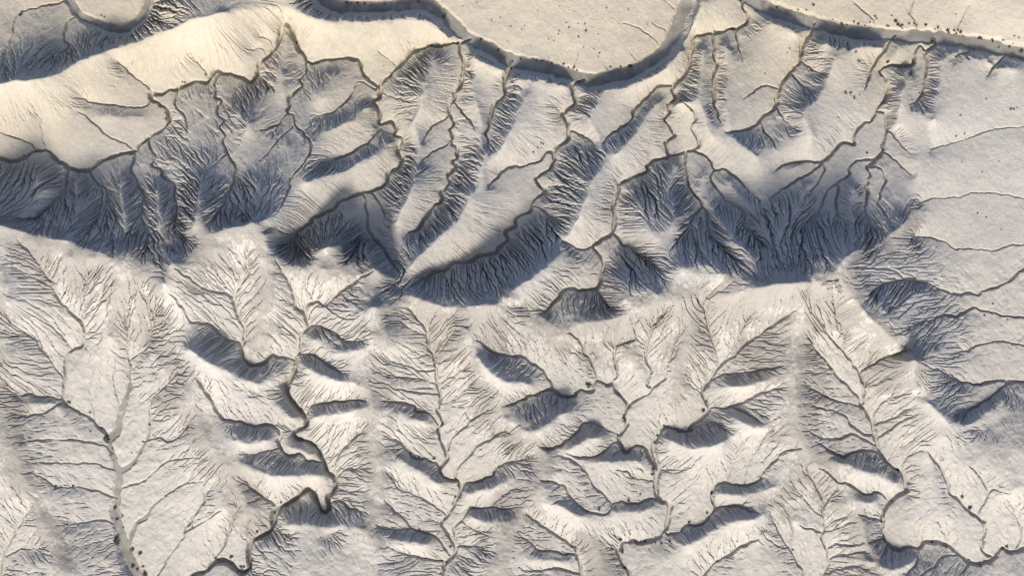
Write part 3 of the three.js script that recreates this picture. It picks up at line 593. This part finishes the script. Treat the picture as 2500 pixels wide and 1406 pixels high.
const clodMap = tex(clod, BS, BS, false); clodMap.repeat.set(NX * CELL / 37, NZ * CELL / 37);
const SB = 512, sandBits = new Uint8Array(SB * SB * 4);              // washed sand: gravel bars, silt streaks, damp patches
for (let y = 0; y < SB; y++) for (let x = 0; x < SB; x++) {
  const wrap = (f) => { const u = x / SB, w = y / SB, a = f(x, y), b = f(x - SB, y), c = f(x, y - SB), d = f(x - SB, y - SB); return mix(mix(a, b, u), mix(c, d, u), w); };
  const bar = wrap((p, q) => fbm(p / 60 + 3 * fbm(p / 90, q / 90, 2), q / 60, 4)), grit = rnd() - 0.5, v = 0.22 * (1 + 0.75 * bar + 0.25 * grit), o = (y * SB + x) * 4;
  sandBits[o] = s8(v * 1.04); sandBits[o + 1] = s8(v); sandBits[o + 2] = s8(v * (0.92 + 0.06 * bar)); sandBits[o + 3] = 255;
}
const sandMap = tex(sandBits, SB, SB, true); sandMap.repeat.set(NX * CELL / 26, NZ * CELL / 26);
log('soil');
const mats = {
  soil: new THREE.MeshStandardMaterial({ map: soilMap, bumpMap: clodMap, bumpScale: 0.11, roughness: 1 }),
  sand: new THREE.MeshStandardMaterial({ map: sandMap, bumpMap: clodMap, bumpScale: 0.11, roughness: 1 }),
};
// ---------------------------------------------------------------- one sheet of ground, its faces shared out to slopes, washes and gully beds
const flatland = new Uint8Array(N);
for (let z = 0; z < NZ; z++) for (let x = 0; x < NX; x++) { const o = z * NX + x, f = PX * (FLY + REF - H[o]) / FLY, px = (X0 + x * CELL) / f + 1250, py = (Z0 + z * CELL) / f + 703; if (py < 420 && (inside(plainPoly[0], px, py) || inside(plainPoly[1], px, py))) flatland[o] = 1; }
const RING = 22, far = (k) => 0.4 * (Math.pow(1.32, k) - 1) * 2;
const AX = NX + 2 * RING + 1, AZ = NZ + 2 * RING + 1;
const pos = new Float32Array(AX * AZ * 3), uv = new Float32Array(AX * AZ * 2);
for (let z = 0; z < AZ; z++) for (let x = 0; x < AX; x++) {
  const gx = clamp(x - RING, 0, NX - 1), gz = clamp(z - RING, 0, NZ - 1), ox = x - RING - gx, oz = z - RING - gz;
  const wx = X0 + gx * CELL + Math.sign(ox) * far(Math.abs(ox)), wz = Z0 + gz * CELL + Math.sign(oz) * far(Math.abs(oz));
  const out = Math.max(Math.abs(ox), Math.abs(oz)), o = z * AX + x;
  pos[o * 3] = wx; pos[o * 3 + 1] = out ? mix(H[gz * NX + gx], 3 + 5 * fbm(wx / 60, wz / 60, 3), clamp(out / 14, 0, 1)) : H[gz * NX + gx]; pos[o * 3 + 2] = wz;
  uv[o * 2] = (wx - X0) / (NX * CELL); uv[o * 2 + 1] = (wz - Z0) / (NZ * CELL);
}
const whole = new THREE.BufferGeometry();
whole.setAttribute('position', new THREE.BufferAttribute(pos, 3));
whole.setAttribute('uv', new THREE.BufferAttribute(uv, 2));
const faces = [[], [], [], []];
const kindOf = (x, z) => { const gx = x - RING, gz = z - RING; return gx >= 0 && gz >= 0 && gx < NX && gz < NZ ? bed[gz * NX + gx] || (flatland[gz * NX + gx] ? 3 : 0) : 0; };
const Y = (x, z) => pos[(z * AX + x) * 3 + 1];
const BX = (AX - 1) >> 1, BZ = (AZ - 1) >> 1, plainBlock = new Uint8Array(BX * BZ);
for (let j = 0; j < BZ; j++) for (let i = 0; i < BX; i++) {         // smooth ground is drawn two cells at a time
  const x = i * 2, z = j * 2, k = kindOf(x, z); if (k !== kindOf(x + 1, z) || k !== kindOf(x, z + 1) || k !== kindOf(x + 1, z + 1)) continue;
  const m = Y(x + 1, z + 1), bend = Math.max(Math.abs(Y(x, z) + Y(x + 2, z + 2) - 2 * m), Math.abs(Y(x + 2, z) + Y(x, z + 2) - 2 * m), Math.abs(Y(x + 1, z) + Y(x + 1, z + 2) - 2 * m), Math.abs(Y(x, z + 1) + Y(x + 2, z + 1) - 2 * m));
  if (bend < 0.03) plainBlock[j * BX + i] = 1;
}
const V = (x, z) => z * AX + x, isPlainBlock = (i, j) => i >= 0 && j >= 0 && i < BX && j < BZ && plainBlock[j * BX + i];
for (let j = 0; j < BZ; j++) for (let i = 0; i < BX; i++) {
  const x = i * 2, z = j * 2;
  if (plainBlock[j * BX + i]) {                                     // a fan round the middle; mid-edge points only where the neighbour is fine
    const rim = [V(x, z)]; if (!isPlainBlock(i - 1, j)) rim.push(V(x, z + 1)); rim.push(V(x, z + 2)); if (!isPlainBlock(i, j + 1)) rim.push(V(x + 1, z + 2)); rim.push(V(x + 2, z + 2)); if (!isPlainBlock(i + 1, j)) rim.push(V(x + 2, z + 1)); rim.push(V(x + 2, z)); if (!isPlainBlock(i, j - 1)) rim.push(V(x + 1, z));
    const list = faces[kindOf(x, z)], c = V(x + 1, z + 1); if (rim.length === 4) list.push(rim[0], rim[1], rim[2], rim[0], rim[2], rim[3]); else for (let k = 0; k < rim.length; k++) list.push(c, rim[k], rim[(k + 1) % rim.length]);
  } else for (let q = 0; q < 4; q++) {
    const cx = x + (q & 1), cz = z + (q >> 1), a = V(cx, cz), b = a + 1, c = a + AX, d = c + 1, list = faces[kindOf(cx, cz)];
    if (Math.abs(pos[a * 3 + 1] - pos[d * 3 + 1]) < Math.abs(pos[b * 3 + 1] - pos[c * 3 + 1])) list.push(a, c, d, a, d, b); else list.push(a, c, b, b, c, d);
  }
}
console.log('triangles', faces.map((f) => f.length / 3).join(' '));
{ const all = new Uint32Array(faces.reduce((s, f) => s + f.length, 0)); let at = 0; for (const f of faces) { for (let i = 0; i < f.length; i++) all[at + i] = f[i]; at += f.length; } whole.setIndex(new THREE.BufferAttribute(all, 1)); }
whole.computeVertexNormals();
function sheet(name, list, material) {                              // keep only the vertices that the faces use
  const map = new Int32Array(AX * AZ).fill(-1), used = []; const idx = new Uint32Array(list.length);
  for (let i = 0; i < list.length; i++) { let m = map[list[i]]; if (m < 0) { m = map[list[i]] = used.length; used.push(list[i]); } idx[i] = m; }
  const g = new THREE.BufferGeometry();
  for (const [n, k] of [['position', 3], ['normal', 3], ['uv', 2]]) { const s = whole.attributes[n].array, d = new Float32Array(used.length * k); for (let i = 0; i < used.length; i++) for (let j = 0; j < k; j++) d[i * k + j] = s[used[i] * k + j]; g.setAttribute(n, new THREE.BufferAttribute(d, k)); }
  g.setIndex(new THREE.BufferAttribute(idx, 1));
  const m = new THREE.Mesh(g, material); m.name = name; m.castShadow = m.receiveShadow = true; m.userData.kind = 'structure'; scene.add(m); return m;
}
sheet('badlands_terrain', faces[0], mats.soil).userData.label = 'pale eroded badlands with steep rilled slopes';
sheet('silt_plain', faces[3], mats.soil).userData.label = 'smooth cream silt plain beside the big dry wash';
sheet('gully_bed', faces[1], mats.soil).userData.label = 'narrow gully floors winding between the slopes';
sheet('dry_riverbed', faces[2], mats.sand).userData.label = 'grey sandy dry wash beds';
log('sheets');
// ---------------------------------------------------------------- desert shrubs: [group, 'x,y,size ...'] (survey pixels; size 1 = about a metre across)
function place(px, py) { let h = 2, p; for (let k = 0; k < 6; k++) { p = ground(px, py, h); h = heightAt(p[0], p[1]); } return [p[0], h, p[1]]; }
const leafTints = [[0.075, 0.072, 0.052], [0.095, 0.088, 0.066], [0.06, 0.06, 0.046], [0.12, 0.112, 0.088]];
const shrubMats = leafTints.map((c) => new THREE.MeshStandardMaterial({ color: new THREE.Color().setRGB(...c), roughness: 0.95, side: THREE.DoubleSide }));
function shrubGeometry(k) {
  const P = [], I = []; const v = new THREE.Vector3(), a = new THREE.Vector3(), b = new THREE.Vector3();
  const lobes = Array.from({ length: 3 + k % 3 }, () => [(rnd() - 0.5) * 0.55, 0.12 + rnd() * 0.16, (rnd() - 0.5) * 0.55, 0.2 + rnd() * 0.16]);
  for (const [x, y, z, r] of lobes) for (let i = 0; i < 46; i++) {                       // leaf tufts through the volume of each lobe
    v.set(rnd() * 2 - 1, rnd() * 1.5 - 0.5, rnd() * 2 - 1).normalize().multiplyScalar(r * Math.pow(rnd(), 0.4)); v.x += x; v.z += z; v.y = Math.max(0.01, v.y * 0.8 + y);
    a.set(rnd() - 0.5, rnd() - 0.3, rnd() - 0.5).normalize().multiplyScalar(0.05 + rnd() * 0.06); b.set(rnd() - 0.5, rnd() - 0.5, rnd() - 0.5).normalize().multiplyScalar(0.035 + rnd() * 0.04);
    const n = P.length / 3; P.push(v.x - a.x, v.y - a.y, v.z - a.z, v.x + b.x, v.y + b.y, v.z + b.z, v.x + a.x, v.y + a.y, v.z + a.z, v.x - b.x, v.y - b.y, v.z - b.z); I.push(n, n + 1, n + 2, n, n + 2, n + 3);
  }
  for (let i = 0; i < 9; i++) {                                                          // bare stems from the root crown
    const t = rnd() * 6.28, r = 0.2 + rnd() * 0.25, ex = Math.cos(t) * r, ez = Math.sin(t) * r, ey = 0.18 + rnd() * 0.25, w = 0.014, n = P.length / 3;
    P.push(-ez * w * 3, -0.1, ex * w * 3, ez * w * 3, -0.1, -ex * w * 3, ex, ey, ez, 0, -0.1, 0.03); I.push(n, n + 1, n + 2, n + 1, n + 3, n + 2, n + 3, n, n + 2);
  }
  const g = new THREE.BufferGeometry(); g.setAttribute('position', new THREE.BufferAttribute(new Float32Array(P), 3)); g.setIndex(I); g.computeVertexNormals(); return g;
}
const shrubShapes = Array.from({ length: 8 }, (_, k) => shrubGeometry(k));
const taken = {};
const numbered = (n) => { const k = taken[n] = (taken[n] ?? -1) + 1; return k ? n + '_' + String(k).padStart(3, '0') : n; };
const SHRUBS = [
  ['desert_shrub', 'on the bank of the wide dry wash', 'shrubs along the wide dry wash below the plain', '1897,19,1 1948,23,.9 1985,12,1.1 1968,25,.8 2034,47,.9 2054,55,1.2 2060,59,1 2069,60,.9 2084,53,1.1 2095,56,1.1 2115,62,1 2137,40,.9 2142,46,.8 2125,55,.6 2167,63,.9 2172,64,.7 2187,51,1.3 2193,61,1.2 2198,64,1.1 2203,63,1 2204,69,.6 2221,57,.9 2234,59,1 2240,62,.8 2261,62,1.1 2291,66,1 2284,72,.6 2293,73,.7 2299,72,.7 2316,75,1.2 2318,79,.9 2329,76,1.1 2336,82,.9 2331,84,.6 2346,78,1.2 2351,87,.8 2341,74,.8 2396,92,1.4 2390,94,.8 2423,96,1 2424,101,1 2450,98,1 2466,115,1 2493,127,1.6 2475,105,.6 2440,116,.6 1084,38,1.4 1175,95,1 1217,122,1 1251,147,1 1271,144,.9 1304,144,1.1 1310,147,.9 1324,149,.8 1347,154,1 1376,157,1.1 1388,164,.9 1401,167,1.3 1408,170,.9 1518,162,1.2 1538,161,1.7 1491,163,.8 871,7,1.3 890,7,1 846,7,.8 858,9,.7 1020,4,.9 905,12,.7 940,10,.7 246,38,.6 254,41,.5 270,52,.6 310,52,.6'],
  ['plain_shrub', 'on the open cream plain', 'tiny shrubs scattered over the cream plain', '1201,49,.6 1221,42,.6 1247,64,.6 1275,72,.5 1429,58,.7 1431,74,.9 1412,89,.8 1383,55,.5 1389,67,.7 1367,15,.5 1403,28,.4 1282,62,.5 1312,25,.4 1164,5,.5 1411,57,.5 1461,84,.5 1481,20,.6 1535,23,.6 1464,130,.7 1461,138,.6 1340,95,.4 1296,110,.4 1352,100,.5 1425,116,.5 1450,120,.5 1366,75,.6 1364,83,.6 1240,100,.4 1580,60,.5 1560,100,.4 1130,15,.5 2178,38,.6 2221,35,.6 2478,88,.7 2489,92,.7 2335,35,.5 2360,60,.4'],
  ['gully_shrub', '', 'shrubs at the lips of the narrow gullies', '1052,110,1.1 1082,114,.9 1107,104,1.2 1117,104,.9 1010,119,.9 937,160,.5 1642,322,.6 1354,362,.8 1247,167,.9 723,105,1.1 406,291,1 451,200,.9 444,200,.6 501,182,.8 58,379,.9 67,377,.8 84,371,.9 48,36,1.3 2278,102,1.4 2169,152,1 2167,152,.7 1790,68,1.3 1744,75,.9 685,1227,.9 670,1252,1 628,1298,1.2 648,1297,1.1 620,1313,.9 526,1362,1.1 531,1364,1 561,1360,1.1 565,1358,.9 615,1367,1.2 588,1382,1.2 595,1382,1.1 591,1390,1 469,1286,.7 449,1300,.8 1080,1033,.9 1067,1050,.9 1072,1070,.8 1022,1113,1.1 1000,1108,.8 1059,1120,1 1112,1166,1.3 1112,1213,1 1119,1185,1 1071,1242,.8 1152,1240,.7 1184,1238,.6 1197,1236,.8 1085,1268,.9 1100,1334,1 1023,1292,.9 1020,1362,.7 1089,1372,1 1075,1399,1.2 1080,1367,.8 1342,1387,.8 1508,1063,1.1 1464,1246,1.2 1434,1250,.7 1384,1354,1 1406,1335,.7 1393,1210,.7 1451,1237,.6 1439,941,1.7 1432,938,.9 1510,962,.7 1535,1222,1.2 1565,1207,.9 2192,1146,1.6 2160,1260,1 2154,1273,1.1 2276,1322,.9 2312,1334,1.4 2349,1213,1.3 2369,1240,1.6 2403,1273,1.5 2401,1317,.9 2366,1364,1.3 2393,1380,1.3 2448,1335,1.5 2460,1335,1.3 2177,1223,1 2239,709,1.3 1935,1342,.8 1751,1370,.7 1740,1200,1.4 1738,1206,1 1729,1252,1 1683,1275,1.1'],
  ['bank_shrub', 'beside the looping branched wash', 'shrubs beside the looping branched wash', '1525,1026,1.6 1522,1020,1 1595,1146,1.4 1593,1160,1.5 1605,1110,.9 1598,1080,.9 1580,1116,1 1565,1103,.9 1605,1063,1 1551,1316,1.9 1515,1316,1.3 1565,1320,1 1575,1319,1 1588,1325,.9 1601,1324,1.1 1501,1334,.8 1518,1345,1.6 1521,1349,1 1528,1389,1.5 1538,1304,.7 1608,1203,.9 1615,1327,.9 1635,1324,1 1621,1039,1.1 1626,1039,.9 1603,1063,1 1613,1050,.7 1727,978,1 1718,1001,1.3 1682,1046,.9 1719,1003,.8'],
  ['wash_shrub', 'in the broad straight sandy wash', 'shrubs in the broad straight wash', '261,1066,1.9 255,1068,1.2 249,1043,1.2 217,1008,.9 169,983,1.1 164,980,.7 274,1096,1 277,1238,1.4 284,1265,1.3 299,1260,.9 282,1320,2 286,1326,1.3 284,1313,1.2 322,1339,1.6 326,1343,1.2 341,1350,1.3 324,1382,1.5 334,1390,1 354,1402,1.9 347,1380,1.1 299,1287,.8 321,1106,.6 220,1053,.6 147,1190,1 177,1186,1 135,1185,.9'],
  ['slope_shrub', 'on a smooth pale slope', 'lone shrubs on the smooth pale slopes', '2067,227,1.2 2077,228,1 2087,240,1 2099,231,.6 2100,150,1 2091,127,.7 2096,147,.8 2118,374,.8 2470,266,.9 2475,267,.9 2485,264,.6 2356,326,.8 2336,332,.6 2346,282,.6 2409,242,.6 2246,227,.6 1869,180,.6 1928,117,.6 1923,129,.6 2400,420,.5 2440,395,.5 2350,395,.5 2388,520,.7 2410,530,.6 2445,560,.5 2405,770,.7 2460,780,.7 2426,740,.8 1321,349,.8 1326,352,.8 1302,371,.7 1312,360,.5 1265,395,.4'],
];
const GULLIES = [[1060, 112, 'at the gully lip below the cream plain'], [690, 120, 'beside the gully round the pointed spur'], [430, 240, 'beside the gully at the foot of the bluff'], [60, 375, 'beside the gully under the dark fluted slopes'], [2260, 120, 'beside the hooked gully near the wide wash'], [1370, 350, 'beside a gully deep between rilled hills'], [1770, 72, 'on the gully bend near the wide wash'], [640, 1320, 'along the gully with the hairpin bends'], [1080, 1180, 'along the valley gully with herringbone branches'], [1430, 1250, 'beside the short gully between pale domes'], [1450, 945, 'on the knotted bend of the gully'], [2350, 1270, 'along the gully round the pale bowl'], [1740, 1230, 'beside the gully under the striped bank'], [2239, 709, 'beside the thin rill of the gentle fan'], [1930, 1345, 'beside the gully with combed side rills']];
const everyShrub = SHRUBS.flatMap(([, , , list]) => list.split(' ').map((q) => q.split(',').map((n) => +n)));
function describe(where, px, py, size) {
  if (!where) { let b = 1e9; for (const [x, y, t] of GULLIES) { const d = Math.hypot(x - px, y - py); if (d < b) { b = d; where = t; } } }
  const near = everyShrub.filter(([x, y]) => Math.hypot(x - px, y - py) < 13).length - 1;
  return (size < 0.65 ? 'tiny' : size < 0.95 ? 'small' : size < 1.35 ? 'mid-sized' : 'large') + ' dark shrub ' + (near > 1 ? 'in a clump ' : near ? 'in a pair ' : '') + where;
}
for (const [name, where, group, list] of SHRUBS) for (const q of list.split(' ')) {
  const [px, py, size] = q.split(',').map(Number), p = place(px, py);
  const m = new THREE.Mesh(shrubShapes[(rnd() * 8) | 0], shrubMats[name === 'plain_shrub' ? 3 : (rnd() * 3.2) | 0]);
  m.name = numbered(name); m.position.set(p[0], p[1] - 0.03, p[2]); m.rotation.y = rnd() * 6.28; m.scale.set(0.8 * size * (0.95 + 0.3 * rnd()), 0.8 * size * (0.9 + 0.3 * rnd()), 0.8 * size * (0.95 + 0.3 * rnd()));
  m.castShadow = m.receiveShadow = true; m.userData = { label: describe(where, px, py, size), category: 'shrub', group }; scene.add(m);
}
// ---------------------------------------------------------------- ledge of harder rock on the crest
const ledgeMat = new THREE.MeshStandardMaterial({ map: soilMap, color: new THREE.Color().setRGB(0.92, 0.9, 0.86), roughness: 1 });
function slab(w, h, d, s) {
  const g = new THREE.IcosahedronGeometry(0.5, 3), p = g.attributes.position, t = new Float32Array(p.count * 2);
  for (let i = 0; i < p.count; i++) { let x = p.getX(i), y = p.getY(i), z = p.getZ(i); const m = Math.pow(Math.abs(x * 2) ** 5 + Math.abs(y * 2) ** 5 + Math.abs(z * 2) ** 5, 1 / 5), k = (1 + 0.25 * noise(x * 5 + s, z * 5 + y * 3)) / (m || 1); p.setXYZ(i, x * k * w, y * k * h, z * k * d); t[i * 2] = 0.5 + x * 0.02; t[i * 2 + 1] = 0.5 + z * 0.02; }
  g.setAttribute('uv', new THREE.BufferAttribute(t, 2)); g.computeVertexNormals(); return g;
}
function outcrop(name, label, px, py, slabs) {
  const p = place(px, py), o = new THREE.Group(); o.name = name; o.position.set(...p); o.userData = { label, category: 'rock' }; scene.add(o);
  slabs.forEach(([x, z, w, h, d, turn], i) => { const m = new THREE.Mesh(slab(w, h, d, i * 7 + px), ledgeMat); m.name = i ? 'slab_' + String(i).padStart(3, '0') : 'slab'; m.position.set(x, heightAt(p[0] + x, p[2] + z) - p[1] + h * 0.12, z); m.rotation.set(0.15, turn, -0.1); m.castShadow = m.receiveShadow = true; o.add(m); });
}
outcrop('rock_outcrop', 'pale broken rock ledge on the highest corner of the crest', 2033, 700, [[-1.6, -0.6, 2.4, 0.9, 1.1, 0.2], [0.3, -0.9, 2.2, 1.2, 1.0, -0.3], [1.5, 0.1, 1.5, 1.1, 1.3, 0.6], [-0.4, 0.5, 1.2, 0.7, 0.8, 0.1], [2.2, 1.2, 1.0, 0.8, 0.9, 0.9]]);
outcrop('rock_outcrop_001', 'small weathered rock knob at the west end of the crest saddle', 1722, 736, [[-0.7, 0, 1.3, 0.6, 0.8, 0.3], [0.6, -0.2, 1.5, 0.7, 0.8, -0.2], [1.6, 0.3, 0.9, 0.5, 0.7, 0.5]]);
log('things');
renderer.render(scene, camera);
